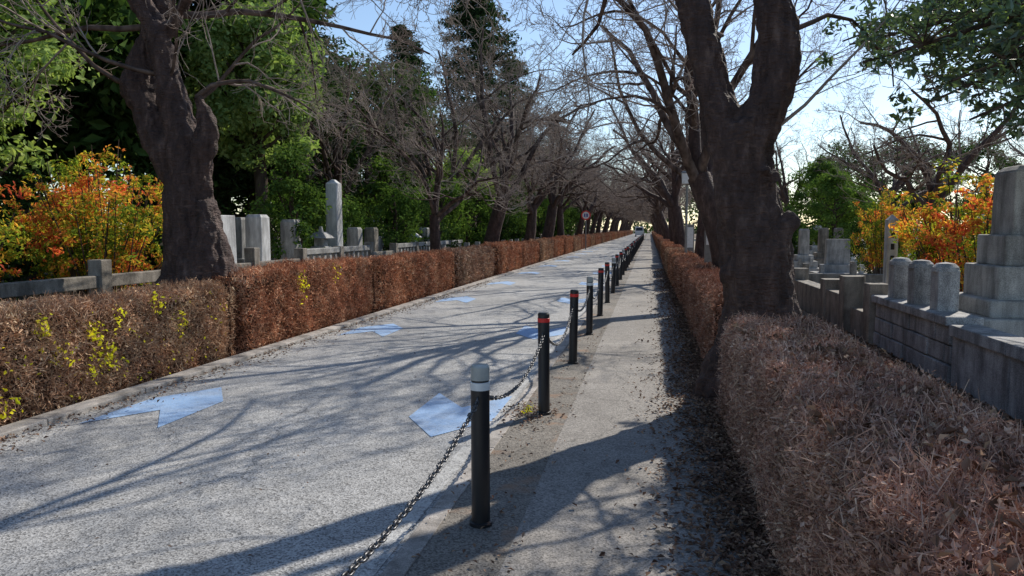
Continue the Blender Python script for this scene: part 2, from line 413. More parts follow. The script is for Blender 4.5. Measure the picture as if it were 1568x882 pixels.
C = np.stack([np.full(n, -4.985)+r.normal(size=n)*.02, r.uniform(2, 8.3, n), r.uniform(.05, .9, n)], 1); leaves(gl, C, np.tile([1., 0, .6], (n, 1)), .035, .5, r, .7, 2)
gl.obj('hedge', [m_hedge_core, m_hedge_brown, m_yellow])
g2 = hedge_geo(-5.62, -4.96, 8.68, 13.2, 1.05, 5000, 14, .085, .032, .006, .038)
shoots(g2, -5.55, -5.0, 8.8, 13.1, 1.05, 400, .0026, .13)
for cy, cz, n in [(10.1, .85, 40), (11.3, .9, 16), (10.15, .7, 16)]:
    C = np.array([-4.92, cy, cz])+r.normal(size=(n, 3))*np.array([.03, .05, .08]); leaves(g2, C, np.tile([1., 0, .6], (n, 1)), .045, .5, r, .7, 2)
g2.obj('hedge', [m_hedge_core, m_hedge_red, m_yellow])
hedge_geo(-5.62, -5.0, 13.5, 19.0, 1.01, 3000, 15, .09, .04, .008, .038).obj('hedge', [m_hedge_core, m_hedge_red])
fg = hedge_geo(-.35, .35, 0, 4.6, 1.03, 1600, 16, .12, .06, .014, .038)
far = fg.mesh('hedge', [m_hedge_core, m_hedge_red]); far2 = fg.mesh('hedge', [m_hedge_core, m_hedge_brown])
rq = random.Random(8)
for k in range(40):
    place(far if k % 3 else far2, 'hedge', (-5.32+rq.uniform(-.05, .05), 19.4+5.1*k, 0), sc=(1, rq.uniform(.96, 1.02), rq.uniform(.95, 1.06)))
    place(far if (k+1) % 3 else far2, 'hedge', (.98+rq.uniform(-.04, .04), 15.0+5.1*k, 0), sc=(.95, rq.uniform(.96, 1.02), rq.uniform(.80, .88)))

# ------------------------------------------------------------------ leaf litter
G = Geo(); r = np.random.default_rng(21)
def litter(n, x0, x1, y0, y1, size=.036, dist='u'):
    if dist == 'r': x = x1-(x1-x0)*np.abs(r.normal(size=n))*.42
    elif dist == 'l': x = x0+(x1-x0)*np.abs(r.normal(size=n))*.42
    else: x = r.uniform(x0, x1, n)
    y = y0+(y1-y0)*r.random(n)**1.3
    z = r.uniform(.026, .045, n)
    leaves(G, np.stack([x, y, z], 1), np.tile([0, 0, 1.], (n, 1)), size, .55, r, .35, 0, .18)
litter(15000, .08, .72, 1, 9, .036, 'r')
litter(7000, .1, .7, 9, 30, .045, 'r')
litter(9000, 1.3, 3.0, 3, 14, .05)
litter(3600, -4.95, -4.4, 2, 22, .036, 'l')
litter(420, -1.15, -.6, 2, 12, .030)
litter(160, -4.2, .2, 2, 14, .026)
litter(2500, -6.8, -5.6, 3, 20, .05)
n = 260; C = np.stack([-.98+r.normal(size=n)*.12, 6.25+r.normal(size=n)*.22, np.full(n, .03)], 1); leaves(G, C, np.tile([0, 0, 1.], (n, 1)), .032, .6, r, .4, 0, .18)
G.obj('leaf_litter', [m_dead])
G = Geo()
n = 40; C = np.stack([-1.02+r.normal(size=n)*.03, 6.3+r.normal(size=n)*.06, np.abs(r.normal(size=n))*.03+.03], 1); leaves(G, C, np.tile([0, 0, 1.], (n, 1)), .03, .35, r, .9, 0)
G.obj('weeds', [m_yellow])

# ------------------------------------------------------------------ cherry trees
def cr(pts, rs, n=5):
    P = [np.array(p, float) for p in pts]; P = [2*P[0]-P[1]]+P+[2*P[-1]-P[-2]]
    R = [rs[0]]+list(rs)+[rs[-1]]; o = []; orr = []
    for i in range(1, len(P)-2):
        for k in range(n):
            t = k/n
            o.append(.5*((2*P[i])+(-P[i-1]+P[i+1])*t+(2*P[i-1]-5*P[i]+4*P[i+1]-P[i+2])*t*t+(-P[i-1]+3*P[i]-3*P[i+1]+P[i+2])*t**3))
            orr.append(R[i]*(1-t)+R[i+1]*t)
    o.append(P[-2]); orr.append(R[-2]); return o, orr
NSEG = [0, 8, 7, 5, 3, 2]; WAND = [0, .17, .21, .22, .22, .25]; TROP = [0, .01, .02, .03, .05, .05]
RAT = [0, .52, .50, .5, .5, 0]
def branch(out, p, d, L, r0, lv, rnd, rmin=.0035, maxlv=5, trop=0., nch=(0, 7, 6, 6, 4, 0), zmin=2.7):
    n = NSEG[lv]; seg = L/n; pts = [p]; rs = [r0]; dirs = [d]
    for i in range(n):
        w = WAND[lv]
        up = .3 if (p.z < zmin and d.z < .15 and lv > 0) else 0
        d = (d+Vector((rnd.gauss(0, w), rnd.gauss(0, w), rnd.gauss(0, w)+TROP[lv]+trop+up))).normalized()
        p = p+d*seg; pts.append(p); rs.append(max(r0*(1-(i+1)/n*.72), rmin)); dirs.append(d)
    out.append((pts, rs))
    if lv < maxlv and lv < 5:
        nc = nch[lv]
        for k in range(nc):
            t = .2+.8*(k+rnd.random())/nc; f = min(t*n, n-.001); i = int(f); q = pts[i].lerp(pts[i+1], f-i); dd = dirs[i+1]
            pr = dd.cross(Vector((rnd.gauss(0, 1), rnd.gauss(0, 1), rnd.gauss(0, 1)))).normalized()
            a = rnd.uniform(.5, 1.0); nd_ = (dd*math.cos(a)+pr*math.sin(a)).normalized()
            rr = rs[i]*(1-(f-i))+rs[i+1]*(f-i)
            branch(out, q, nd_, L*RAT[lv]*(1.2-.6*t)*rnd.uniform(.7, 1.3), max(rr*rnd.uniform(.42, .62), rmin), lv+1, rnd, rmin, maxlv, trop*.5, nch, zmin)

def thick_mesh(polys, voxel, seed, amp=1.):
    G = Geo(); tubes(G, polys, lambda r: 0, True, True, lambda r: 16)
    me = G.mesh('tmp', []); o = bpy.data.objects.new('tmp', me); col.objects.link(o)
    m = o.modifiers.new('r', 'REMESH'); m.mode = 'VOXEL'; m.voxel_size = voxel
    s = o.modifiers.new('s', 'SMOOTH'); s.factor = .5; s.iterations = 3
    dg = bpy.context.evaluated_depsgraph_get(); e = bpy.data.meshes.new_from_object(o.evaluated_get(dg))
    n = len(e.vertices); V = np.zeros(n*3); e.vertices.foreach_get('co', V); V = V.reshape(-1, 3)
    N = np.zeros(n*3); e.vertices.foreach_get('normal', N); N = N.reshape(-1, 3)
    off = Vector((seed*7.3, 3.1, seed*1.7)); D = np.zeros(n)
    for i in range(n):
        x, y, z = V[i]
        D[i] = .05*mnoise.noise(Vector((x*2.2, y*2.2, z*1.5))+off)+.045*mnoise.noise(Vector((x*8, y*8, z*2.6))+off)+.026*mnoise.noise(Vector((x*20, y*20, z*9))+off)
    V = V+N*D[:, None]*amp
    F = [tuple(p.vertices) for p in e.polygons]; F4 = np.array([f for f in F if len(f) == 4])
    bpy.data.objects.remove(o); bpy.data.meshes.remove(me); bpy.data.meshes.remove(e)
    return V, F4

def hero(name, limbs, extra, seed, voxel=.02):
    rnd = random.Random(seed); polys = [cr(p, r_) for p, r_ in limbs]
    V, F = thick_mesh(polys, voxel, seed)
    G = Geo(); G.add(V, F, 0, True)
    out = []
    for p, d, L, r0, lv, tr in extra:
        branch(out, Vector(p), Vector(d).normalized(), L, r0, lv, rnd, .003, 5, tr, (0, 6, 6, 6, 4, 0), 3.0)
    tubes(G, out, lambda r: 2 if r > .022 else 1)
    return G.obj(name, [m_bark, m_twig, m_limb])

Yr = 7.3
def rt(u, y, dy=0): return ((u-995)*.00608, Yr+dy, 1.6+(350-y)*.00609)
hero('cherry_tree', [
    ([(.99, Yr, -.15), (.98, Yr, .12), (1.0, Yr, .5), rt(1160, 470), rt(1155, 400), rt(1142, 320), rt(1131, 250), rt(1127, 210), rt(1126, 190)], [.60, .48, .385, .34, .315, .275, .26, .25, .22]),
    ([(1.2, Yr-.1, -.15), (1.16, Yr-.1, .3), (1.13, Yr-.05, .9), rt(1182, 370), rt(1165, 290)], [.40, .31, .21, .15, .10]),
    ([(.75, Yr-.1, -.15), (.82, Yr-.1, .3), (.9, Yr, 1.)], [.36, .28, .19]),
    ([rt(1115, 225), rt(1097, 170), rt(1083, 115), rt(1070, 60), rt(1056, 0), rt(1034, -70, .15), (-.25, Yr+.5, 5.0), (-.9, Yr+.8, 6.2)], [.20, .185, .165, .155, .155, .14, .11, .08]),
    ([rt(1144, 225), rt(1162, 170), rt(1173, 115), rt(1176, 60), rt(1172, 0), rt(1174, -70, .2), (1.0, Yr+1.3, 5.4), (.6, Yr+2.4, 6.5)], [.20, .195, .18, .165, .155, .14, .11, .08]),
    ([rt(1185, 355, -.1), rt(1209, 335, -.15)], [.13, .05]), ([rt(1170, 280, -.12), rt(1160, 260, -.26)], [.1, .04]), ([rt(1120, 420, -.1), rt(1108, 410, -.2)], [.14, .06]),
], [
    ((-.9, Yr+.8, 6.2), (-.8, .5, .5), 3.6, .07, 1, -.01), ((-.3, Yr+.55, 5.2), (-.9, -.3, .5), 3.4, .06, 1, -.02),
    ((.6, Yr+2.4, 6.5), (-.3, .8, .4), 3.6, .07, 1, -.01), ((1.0, Yr+1.2, 5.3), (-.9, .9, .25), 3.6, .055, 1, -.02),
    ((1.08, Yr+.5, 4.6), (.8, .7, .4), 3.2, .06, 1, 0), ((.05, Yr+.3, 4.6), (-.7, 1, .25), 3.8, .055, 1, -.03),
    (rt(1180, 200), (.8, .4, .5), 1.6, .018, 3, 0), (rt(1100, 60), (-1., .3, .3), 1.5, .018, 3, 0), (rt(1190, 60), (1., .3, .4), 2.0, .025, 2, 0),
], 3)

def lt(u, y, dy=0): return ((u-995)*.00856, 9.05+dy, 1.6+(350-y)*.0087)
hero('cherry_tree', [
    ([(-5.85, 9.05, -.15), (-5.84, 9.05, .3), lt(315, 430), lt(305, 380), lt(296, 320), lt(294, 260), lt(284, 205), lt(268, 130), lt(250, 65), lt(222, 0), (-6.9, 9.2, 5.6), (-7.3, 9.4, 6.5)],
     [.66, .58, .47, .39, .31, .27, .22, .175, .155, .14, .11, .08]),
    ([lt(292, 330), lt(262, 240), lt(228, 180, .1), lt(205, 130, .15), lt(222, 60, .2), lt(240, 0, .3), (-6.2, 9.8, 5.6)], [.17, .20, .23, .22, .15, .12, .09]),
    ([lt(308, 330), lt(328, 250, -.1), lt(337, 200, -.15), lt(328, 155, -.2)], [.18, .135, .11, .08]),
    ([lt(345, 440, -.15), lt(336, 380, -.1), lt(324, 310, -.1)], [.30, .24, .13]),
    ([lt(285, 440, -.15), lt(288, 390, -.1), lt(290, 340, -.05)], [.28, .20, .12]),
    ([lt(250, 75), lt(275, 45), lt(320, 15, -.2), lt(380, -30, -.3)], [.10, .075, .065, .055]),
], [
    ((-7.3, 9.4, 6.5), (-.5, .3, .6), 4, .07, 1, 0), (lt(222, 0), (-1, -.2, .35), 4.0, .06, 1, -.01), ((-6.2, 9.8, 5.6), (.3, .5, .6), 4, .07, 1, 0),
    (lt(380, -30, -.3), (1, .1, .25), 4.0, .05, 1, -.03), (lt(380, -30, -.3), (.9, -.4, .1), 3.4, .04, 1, -.04),
    (lt(328, 158, -.2), (.6, -.1, .8), 1.8, .035, 2, 0), (lt(328, 165, -.2), (.9, .4, .5), 2.0, .035, 2, -.03), (lt(240, 20, .3), (.7, .6, .2), 4.0, .055, 1, -.04),
    (lt(230, 40, .2), (-1, .1, .1), 3.4, .045, 1, -.02), (lt(207, 135, .1), (-1, -.3, .5), 2.2, .04, 2, 0), (lt(268, 130), (.9, -.5, .5), 2.2, .03, 2, -.02),
    (lt(262, 120), (-.9, -.6, .3), 2.4, .035, 2, -.02),
], 9)

def cherry_mesh(seed, lean=-.25, th=2.2, R=.28, nl=4, L=5.2, rmin=.0045, maxlv=5, nch=(0, 6, 6, 5, 4, 0)):
    rnd = random.Random(seed); G = Geo(); out = []
    bx = rnd.uniform(-.15, .15)
    base = [(0, 0, -.15), (.0, 0, .25), (lean*.3+bx, rnd.uniform(-.1, .1), th*.5), (lean, rnd.uniform(-.2, .2), th), ]
    P, Rr = cr(base, [R*1.7, R*1.15, R*.92, R*.82])
    polys = [(P, Rr)]
    top = Vector(P[-1])
    for k in range(nl):
        az = math.pi + (k-(nl-1)/2)*1.25 + rnd.uniform(-.3, .3)
        el = rnd.uniform(.75, 1.15)
        d = Vector((math.cos(az)*math.cos(el), math.sin(az)*math.cos(el), math.sin(el)))
        st = top+Vector((0, 0, rnd.uniform(-.5, .05)))
        branch(out, st-d*.1, d, L*rnd.uniform(.85, 1.2), R*rnd.uniform(.36, .48), 1, rnd, rmin, maxlv, -.055, nch, 3.8)
    d = Vector((rnd.uniform(-.2, .2), rnd.uniform(-.2, .2), 1)).normalized()
    branch(out, top-d*.1, d, L*.85, R*.5, 1, rnd, rmin, maxlv, 0, nch, 3.8)
    tubes(G, polys+out, lambda r: 0 if r > .12 else 2 if r > .03 else 1)
    return G.mesh('cherry_tree', [m_bark, m_twig, m_limb])
CH = [cherry_mesh(31, -.35, 2.8), cherry_mesh(32, -.5, 2.6, .31), cherry_mesh(33, .1, 3.0, .26), cherry_mesh(34, -.7, 2.7, .29, 4, 5.6)]
FC = [cherry_mesh(35, -.35, 2.9, .28, 4, 5.4, .011, 4, (0, 7, 7, 9, 0, 0)), cherry_mesh(36, -.6, 2.8, .28, 4, 5.4, .011, 4, (0, 7, 7, 8, 0, 0))]
rnd = random.Random(77)
ys = [15.8, 24.6, 33, 41.5, 50, 58.5]+[67+9*k for k in range(19)]
for i, yy in enumerate(ys):
    m = CH[(i*3+3) % 4] if yy < 60 else FC[i % 2]
    place(m, 'cherry_tree', (rnd.uniform(1.25, 1.75), yy, 0), rnd.uniform(-.35, .35), rnd.uniform(.95, 1.12))
ys = [(20.6, .62), (28.2, 1.0), (36.5, 1.), (45, 1.05), (54, 1.)]+[(63+9*k, 1.) for k in range(19)]
for i, (yy, s) in enumerate(ys):
    m = CH[(i*5+2) % 4] if yy < 60 else FC[i % 2]
    place(m, 'cherry_tree', (rnd.uniform(-6.3, -5.9), yy, 0), math.pi+rnd.uniform(-.35, .35), s*rnd.uniform(.98, 1.1))
for (x, yy, s) in [(8.5, 26, .9), (12, 40, 1.), (17, 30, .9), (9, 52, 1.), (22, 48, 1.), (-9.5, 31, 1.05), (-10, 42, 1.25), (-9.8, 24.5, .85), (-10.5, 52, 1.45), (-9.5, 62, 1.35)]:
    place(CH[int(x) % 4], 'cherry_tree', (x, yy, 0), rnd.uniform(0, 6), s)

# ------------------------------------------------------------------ evergreens
def ever_mesh(name, seed, H, R, zb, M, per, ls, mat, cr_=.9, flat=.75, trunkR=.28, top=1., wob=.25):
    rng = np.random.default_rng(seed); G = Geo()
    d = norm(rng.normal(size=(M, 3))); fr = .5+.5*rng.random((M, 1))**.5
    cz = (H+zb)/2; hz = (H-zb)/2
    C = d*fr*np.array([R, R, hz]); t = C[:, 2]/hz
    C[:, :2] *= (1-.3*np.clip(t, 0, 1)*top)[:, None]
    C[:, 0] += wob*R*np.sin(3*t+seed); C[:, 2] += cz
    rad = cr_*(.55+.75*rng.random(M))
    P, o = clump_pts(C, rad, per, rng, flat)
    leaves(G, P, o*.7+np.array([0, 0, .6]), ls, .55, rng, .7, 0)
    polys = [cr([(0, 0, -.1), (.1, .05, zb*.6), (-.1, .1, cz), (0, 0, H*.85)], [trunkR*1.3, trunkR, trunkR*.6, .05])]
    for k in range(min(M, 26)):
        z0 = max(zb*.6, C[k, 2]-.35*np.hypot(C[k, 0], C[k, 1])-.5); s = Vector((0, 0, z0)); e = Vector(C[k]); m = s.lerp(e, .5)+Vector((0, 0, -.15))
        polys.append(([s, m, e], [trunkR*.35, trunkR*.2, .03]))
    tubes(G, polys, lambda r: 1)
    return G.mesh(name, [mat, m_trunk2])
def conifer_mesh(name, seed, H, R, zb, nw, per, ls, mat):
    rng = np.random.default_rng(seed); G = Geo(); polys = [cr([(0, 0, -.1), (0, 0, H*.5), (0, 0, H)], [.3, .18, .03])]
    C = []
    for i in range(nw):
        t = rng.random()**.85; z = zb+(H-zb)*t; rr = R*(1-t**1.8)**.6*(.6+.6*rng.random())+.4; az = rng.random()*6.283
        m = 4
        for k in range(m):
            f = (k+1)/m; C.append((math.cos(az)*rr*f, math.sin(az)*rr*f, z-.28*rr*f*f+.12*rr*f, .3+.26*rr*(1-f*.4)))
        polys.append(([(0, 0, z), (math.cos(az)*rr*.5, math.sin(az)*rr*.5, z-.02), (math.cos(az)*rr, math.sin(az)*rr, z-.15*rr)], [.05, .03, .01]))
    C = np.array(C); P, o = clump_pts(C[:, :3], C[:, 3], per, rng, .5)
    leaves(G, P, o*.5+np.array([0, 0, .7]), ls, .32, rng, .7, 0)
    tubes(G, polys, lambda r: 1); return G.mesh(name, [mat, m_trunk2])

EV = [ever_mesh('evergreen_tree', 41, 12, 4.2, 2.5, 75, 150, .32, m_green_d, 1.2), ever_mesh('evergreen_tree', 42, 14, 4.6, 3.0, 85, 145, .34, m_green_d, 1.25),
      ever_mesh('evergreen_tree', 43, 10, 3.6, 1.6, 70, 160, .29, m_green_m, 1.1)]
CO = [conifer_mesh('conifer_tree', 51, 17, 3.0, 2.0, 150, 26, .36, m_conifer), conifer_mesh('conifer_tree', 52, 20, 3.4, 3.0, 180, 28, .38, m_conifer)]
rnd = random.Random(5)
spots = [(-15.5, 13, 1, 1.), (-20, 10, 0, 1.1), (-14.5, 21.5, 1, .95), (-18, 19, 0, 1.2), (-25, 16, 1, 1.2), (-16.5, 27, 0, 1.1), (-22, 26, 1, 1.2), (-13.5, 35, 0, .8), (-18, 38, 1, .85),
         (-14, 46, 0, .75), (-19, 52, 1, .75), (-13, 58, 2, .85), (-16, 68, 0, .85), (-12, 80, 2, 1.), (-14, 95, 1, .85), (-12, 115, 0, 1.), (-25, 40, 1, .9), (-27, 55, 0, .9), (-24, 75, 1, .8),
         (-30, 28, 1, 1.2), (-13, 135, 1, 1), (-13, 160, 0, 1.1), (-21, 4, 1, 1.2), (-15, 3, 0, 1.), (-16, 8.5, 0, .95)]
for x, yy, k, s in spots: place(EV[k], 'evergreen_tree', (x, yy, 0), rnd.uniform(0, 6.28), s)
for x, yy, k, s in [(-14.5, 26, 0, 1.), (-13, 57, 1, 1.05), (-17, 33, 1, .85), (-12.5, 70, 0, 1.), (-20, 60, 1, .9), (-11, 90, 0, .9), (9, 110, 0, .8)]:
    place(CO[k], 'conifer_tree', (x, yy, 0), rnd.uniform(0, 6.28), s)
for x, yy, k, s in [(9.5, 45, 2, .55), (24, 60, 0, .7), (32, 50, 1, .7), (18, 75, 0, .8), (12, 90, 2, .9), (40, 70, 1, .9), (28, 90, 0, 1.), (10, 120, 1, 1.), (14, 150, 0, 1.1), (8.2, 36, 2, .42), (20, 38, 2, .5), (46, 48, 1, .8), (34, 34, 2, .7)]:
    place(EV[k], 'evergreen_tree', (x, yy, 0), rnd.uniform(0, 6.28), s)
lg = ever_mesh('broadleaf_tree', 61, 7.9, 1.75, 3.4, 75, 260, .17, m_green_l, .62, .7, .2, .8, .05)
place(lg, 'broadleaf_tree', (-10.7, 19.4, 0), .4)
lg2 = ever_mesh('broadleaf_tree', 62, 6.2, 2.2, 2.8, 40, 150, .16, m_green_l, .7, .6, .16)
place(lg2, 'broadleaf_tree', (-12.2, 11.6, 0), 1.)
place(lg2, 'broadleaf_tree', (-9.3, 38, 0), 2., .9)
BU = [ever_mesh('camellia_bush', 71, 3.1, .95, .15, 45, 130, .11, m_green_m, .42, .9, .06), ever_mesh('camellia_bush', 72, 2.6, 1.15, .1, 45, 130, .11, m_green_d, .45, .9, .06),
      ever_mesh('camellia_bush', 73, 3.8, .8, .1, 50, 120, .11, m_green_m, .38, .9, .06, 1.8)]
for x, yy, k, s in [(-8.2, 16.5, 2, .95), (-8.6, 19.8, 0, .9), (-7.9, 22.5, 0, 1.), (-8.2, 25.5, 1, 1.1), (-8.3, 29, 0, 1.25), (-8, 33, 2, 1.2), (-8.4, 37, 1, 1.3), (-8, 42, 0, 1.3), (-8.2, 48, 2, 1.3), (-8, 55, 1, 1.5), (-8, 63, 0, 1.4), (-8.3, 72, 1, 1.5),
                    (-12, 17.5, 1, 1.2), (-11, 24, 1, 1.2), (-10.5, 29, 2, 1.2), (8, 29, 1, .9), (10, 24, 0, .7), (7, 40, 1, 1.), (14, 30, 1, .9), (19, 26, 0, .8), (-13, 10, 1, 1.4), (-12.4, 6, 1, 1.3), (-14, 13, 1, 1.5), (-17, 15, 1, 1.6)]:
    place(BU[k], 'camellia_bush', (x, yy, 0), rnd.uniform(0, 6.28), s)

def nandina(seed, H, R, n_st, ls=.08):
    rng = np.random.default_rng(seed); rn = random.Random(seed); G = Geo(); polys = []; C = []
    for k in range(n_st):
        az = rn.uniform(0, 6.28); rr = R*math.sqrt(rn.random()); h = H*rn.uniform(.62, 1.)*(1-.3*(rr/R)**2)
        b = Vector((math.cos(az)*rr*.3, math.sin(az)*rr*.3, 0)); t = Vector((math.cos(az)*rr, math.sin(az)*rr, h)); m = b.lerp(t, .5)+Vector((rn.gauss(0, .05), rn.gauss(0, .05), .1))
        polys.append(([b, m, t], [.014, .012, .006]))
        for j in range(6):
            f = .35+.65*(j+rn.random())/6; q = (m.lerp(t, (f-.5)*2) if f > .5 else b.lerp(m, f*2))+Vector((rn.gauss(0, .15), rn.gauss(0, .15), rn.gauss(0, .08)))
            C.append(tuple(q))
    C = np.array(C); P, o = clump_pts(C, .10+.16*rng.random(len(C)), 38, rng, .6)
    leaves(G, P, o*.5+np.array([0, 0, .6]), ls, .42, rng, .8, 0)
    tubes(G, polys, lambda r: 1, sides_fn=lambda r: 5); return G.mesh('nandina_shrub', [m_nandina, m_trunk2])
NA = [nandina(81, 3.2, 1.35, 60), nandina(82, 2.9, 1.2, 50), nandina(83, 3.0, 1.15, 44)]
place(NA[0], 'nandina_shrub', (-8.7, 10.8, 0), 0.); place(NA[1], 'nandina_shrub', (-9.4, 8.4, 0), 1.1, .95); place(NA[2], 'nandina_shrub', (-10.6, 12.6, 0), 2., 1.05)
place(NA[2], 'nandina_shrub', (4.9, 12.6, 0), .5, (1., 1., .98)); place(NA[1], 'nandina_shrub', (7.2, 15.5, 0), 2.5, (.8, .8, .95)); place(NA[0], 'nandina_shrub', (5.9, 20.5, 0), 2.5, (.6, .6, .9))

# camphor tree overhanging on the right
rng = np.random.default_rng(91); G = Geo(); polys = [cr([(7.6, 8.5, -.1), (7.4, 8.5, 1.5), (7.0, 8.4, 3.2), (6.6, 8.4, 5.5)], [.45, .35, .3, .2])]
C = []
tips = [(1.75, 6.9, 3.0), (2.2, 6.2, 2.7), (2.6, 6.9, 2.5), (2.9, 6.0, 2.5), (2.7, 8.2, 2.85), (3.5, 7.2, 2.6), (3.9, 8.2, 2.8), (1.9, 8.0, 3.4), (3.2, 9.5, 3.2), (4.3, 6.4, 2.9), (2.3, 5.4, 2.8),
        (4.4, 9.4, 3.1), (2.2, 9.6, 3.8), (3.0, 7.4, 3.1), (3.6, 10.5, 3.7), (4.8, 10.5, 3.5), (3.9, 6.8, 3.2), (2.5, 7.2, 3.3), (2.2, 5.0, 3.4), (2.8, 6.2, 3.7), (2.1, 7.0, 4.0), (3.3, 5.2, 3.2), (3.2, 8.4, 3.8), (1.9, 5.9, 3.8),  # higher tips form a second layer, added overhead to shade the near hedge
        (2.6, 8.8, 3.4), (3.4, 8.0, 3.3), (2.9, 9.8, 3.6), (4.0, 7.6, 3.5), (4.9, 8.6, 3.3)]
for tip in tips:
    a = np.array([6.9, 8.4, 3.4+rng.random()]); t = np.array(tip); m = (a+t)/2+np.array([0, 0, .4])
    P, R_ = cr([a, m, t], [.06, .04, .010]); polys.append((P, R_))
    for j in range(36):
        f = .35+.65*rng.random()**.7; i = int(f*(len(P)-1)); C.append(P[i]+rng.normal(size=3)*np.array([.36, .36, .18])+np.array([0, 0, -.05]))
        polys.append(([P[i], (np.array(P[i])+C[-1])/2+np.array([0, 0, .03]), C[-1]], [.007, .005, .003]))
C = np.array(C); P, o = clump_pts(C, .10+.12*rng.random(len(C)), 34, rng, .8)
leaves(G, P, o*.5+np.array([0, 0, .6]), .088, .42, rng, .8, 0)
M = 60; d = norm(rng.normal(size=(M, 3))); Cc = d*np.array([3.2, 3.0, 1.8])*(.5+.5*rng.random((M, 1)))+np.array([7.6, 9.8, 6.2])
P, o = clump_pts(Cc, np.full(M, .8), 110, rng, .7); leaves(G, P, o*.5+np.array([0, 0, .6]), .14, .45, rng, .8, 0)
tubes(G, polys, lambda r: 1, sides_fn=lambda r: 10 if r > .1 else 5)
G.obj('camphor_tree', [m_camphor, m_trunk2])

# ------------------------------------------------------------------ stone fence left
G = Geo(); yy = 1.0; k = 0
while yy < 26:
    G.box((-7.0, yy, .6), (.2, .2, 1.2+.12*(k % 3 == 0)), 0)
    if yy < 13 or 17 < yy < 19:
        G.box((-7.0, yy+.95, .92), (.13, 1.72, .16), 0); G.box((-7.0, yy+.95, .45), (.12, 1.72, .16), 0)
    else:
        G.box((-7.0, yy+.95, 1.12), (.16, 1.72, .12), 1); G.box((-7.0, yy+.95, .25), (.16, 1.72, .3), 1)
        for j in range(6): G.box((-7.0, yy+.24+.285*j, .73), (.1, .12, .66), 1)
    yy += 1.9; k += 1
G.obj('stone_fence', [m_stone_br, m_granite], .012)
G = Geo()
for k in range(22):
    G.box((-7.1, 27+1.9*k, .5), (.2, .2, 1.1), 0); G.box((-7.1, 27.95+1.9*k, .45), (.14, 1.72, .8), 0)
G.obj('stone_fence', [m_granite], .012)

# ------------------------------------------------------------------ gravestones
def grave_geo(kind):
    G = Geo()
    if kind == 0:
        z = 0
        for w, h in [(1.15, .28), (.85, .26), (.6, .22)]: G.box((0, 0, z+h/2-.002), (w, w, h)); z += h-.003
        G.box((0, 0, z+.45), (.34, .34, .95), 0, 0, .97)
        G.box((0, 0, z+.94), (.33, .33, .06), 0, 0, .8)
        for sx in (-.2, .2): G.box((sx, -.42, .28+.1+.13), (.11, .11, .3), 0)
    elif kind == 1:
        G.box((0, 0, .15), (1.5, 1.1, .3)); G.box((0, .1, .42), (1.0, .5, .26)); G.box((0, .12, .95), (.75, .2, .85), 0, 0, .96)
        G.box((-.6, -.4, .42), (.14, .14, .3)); G.box((.6, -.4, .42), (.14, .14, .3))
    elif kind == 2:
        G.box((0, 0, .2), (.95, .95, .4)); G.box((0, 0, .55), (.65, .65, .32)); G.box((0, 0, 1.55), (.32, .28, 1.75), 0, 0, .9); G.box((0, 0, 2.46), (.285, .25, .09), 0, 0, .3)
    else:
        G.box((0, 0, .14), (.8, .8, .28)); G.box((0, 0, .38), (.5, .5, .24)); G.box((0, 0, .75), (.28, .28, .55))
        G.box((0, 0, 1.08), (.42, .42, .1), 0, 0, .8); G.box((0, 0, 1.22), (.24, .24, .2)); G.box((0, 0, 1.38), (.5, .5, .14), 0, 0, .4); G.box((0, 0, 1.5), (.1, .1, .14), 0, 0, .6)
    return G
GM = {}
for k in range(4):
    for j, m in enumerate((m_granite, m_granite_w, m_stone_br)): GM[k, j] = grave_geo(k).mesh('gravestone', [m])
def grave(k, j, x, yy, rz=0., s=1., bev=.012): place(GM[k, j], 'gravestone' if k != 3 else 'stone_lantern', (x, yy, .0), rz, s, bev)
for k, j, x, yy, rz, s in [(1, 1, -7.95, 13.0, 1.5, 1.35), (0, 1, -8.1, 14.6, 1.57, 1.1), (0, 0, -8.0, 15.9, 1.57, 1.05), (2, 1, -7.7, 17.6, 1.57, 1.12), (3, 0, -8.1, 11.9, 0, 1.), (1, 0, -9.8, 15, 1.5, 1.2),
                         (1, 2, -8.5, 5.4, 1.57, 1.), (0, 2, -8.2, 7.1, 1.57, .8), (0, 0, -10.5, 18, 1.5, 1.1), (1, 0, -7.9, 21.2, 1.5, 1.), (0, 0, -9, 23.5, 1.5, 1.), (0, 2, -8, 27, 1.5, 1.),
                         (3, 0, -7.6, 16.6, 0, 1.05), (0, 0, -7.7, 18.9, 1.57, .95), (0, 2, -7.7, 20.1, 1.57, .95), (3, 1, -7.7, 23.9, 0, 1.), (0, 0, -7.7, 25.2, 1.57, .95)]:
    grave(k, j, x, yy, rz, s)
rn = random.Random(15)
for i in range(16):
    for jx in range(7):
        x = 5.2+jx*2.6+rn.uniform(-.4, .4)+ (i % 2)*.8; yy = 15.5+i*2.9+rn.uniform(-.5, .5)
        if rn.random() < .28 or (abs(x-5.9) < 1.2 and yy < 22): continue
        grave(rn.choice([0, 0, 0, 1, 1, 2, 3]), rn.choice([0, 0, 1, 2]), x, yy, rn.choice([-1.57, 1.57, 0])+rn.uniform(-.04, .04), rn.uniform(.75, 1.05))
for i in range(40):
    grave(rn.choice([0, 1, 2]), rn.choice([0, 0, 2]), rn.uniform(-17, -9), rn.uniform(8, 60), 1.57, rn.uniform(.9, 1.2))
G = Geo(); mx, my = 4.22, 9.45
G.box((mx, my, .32), (1.55, 1.5, .64), 0); G.box((mx, my, .73), (1.2, 1.2, .19), 0); G.box((mx, my, 1.0), (1.18*.8, 1.18*.8, .38), 0); G.box((mx, my, 1.36), (.76, .76, .345), 0)
G.box((mx, my, 1.88), (.56, .56, .72), 0, 0, .97); G.box((mx, my, 2.27), (.545, .545, .07), 0, 0, .75)
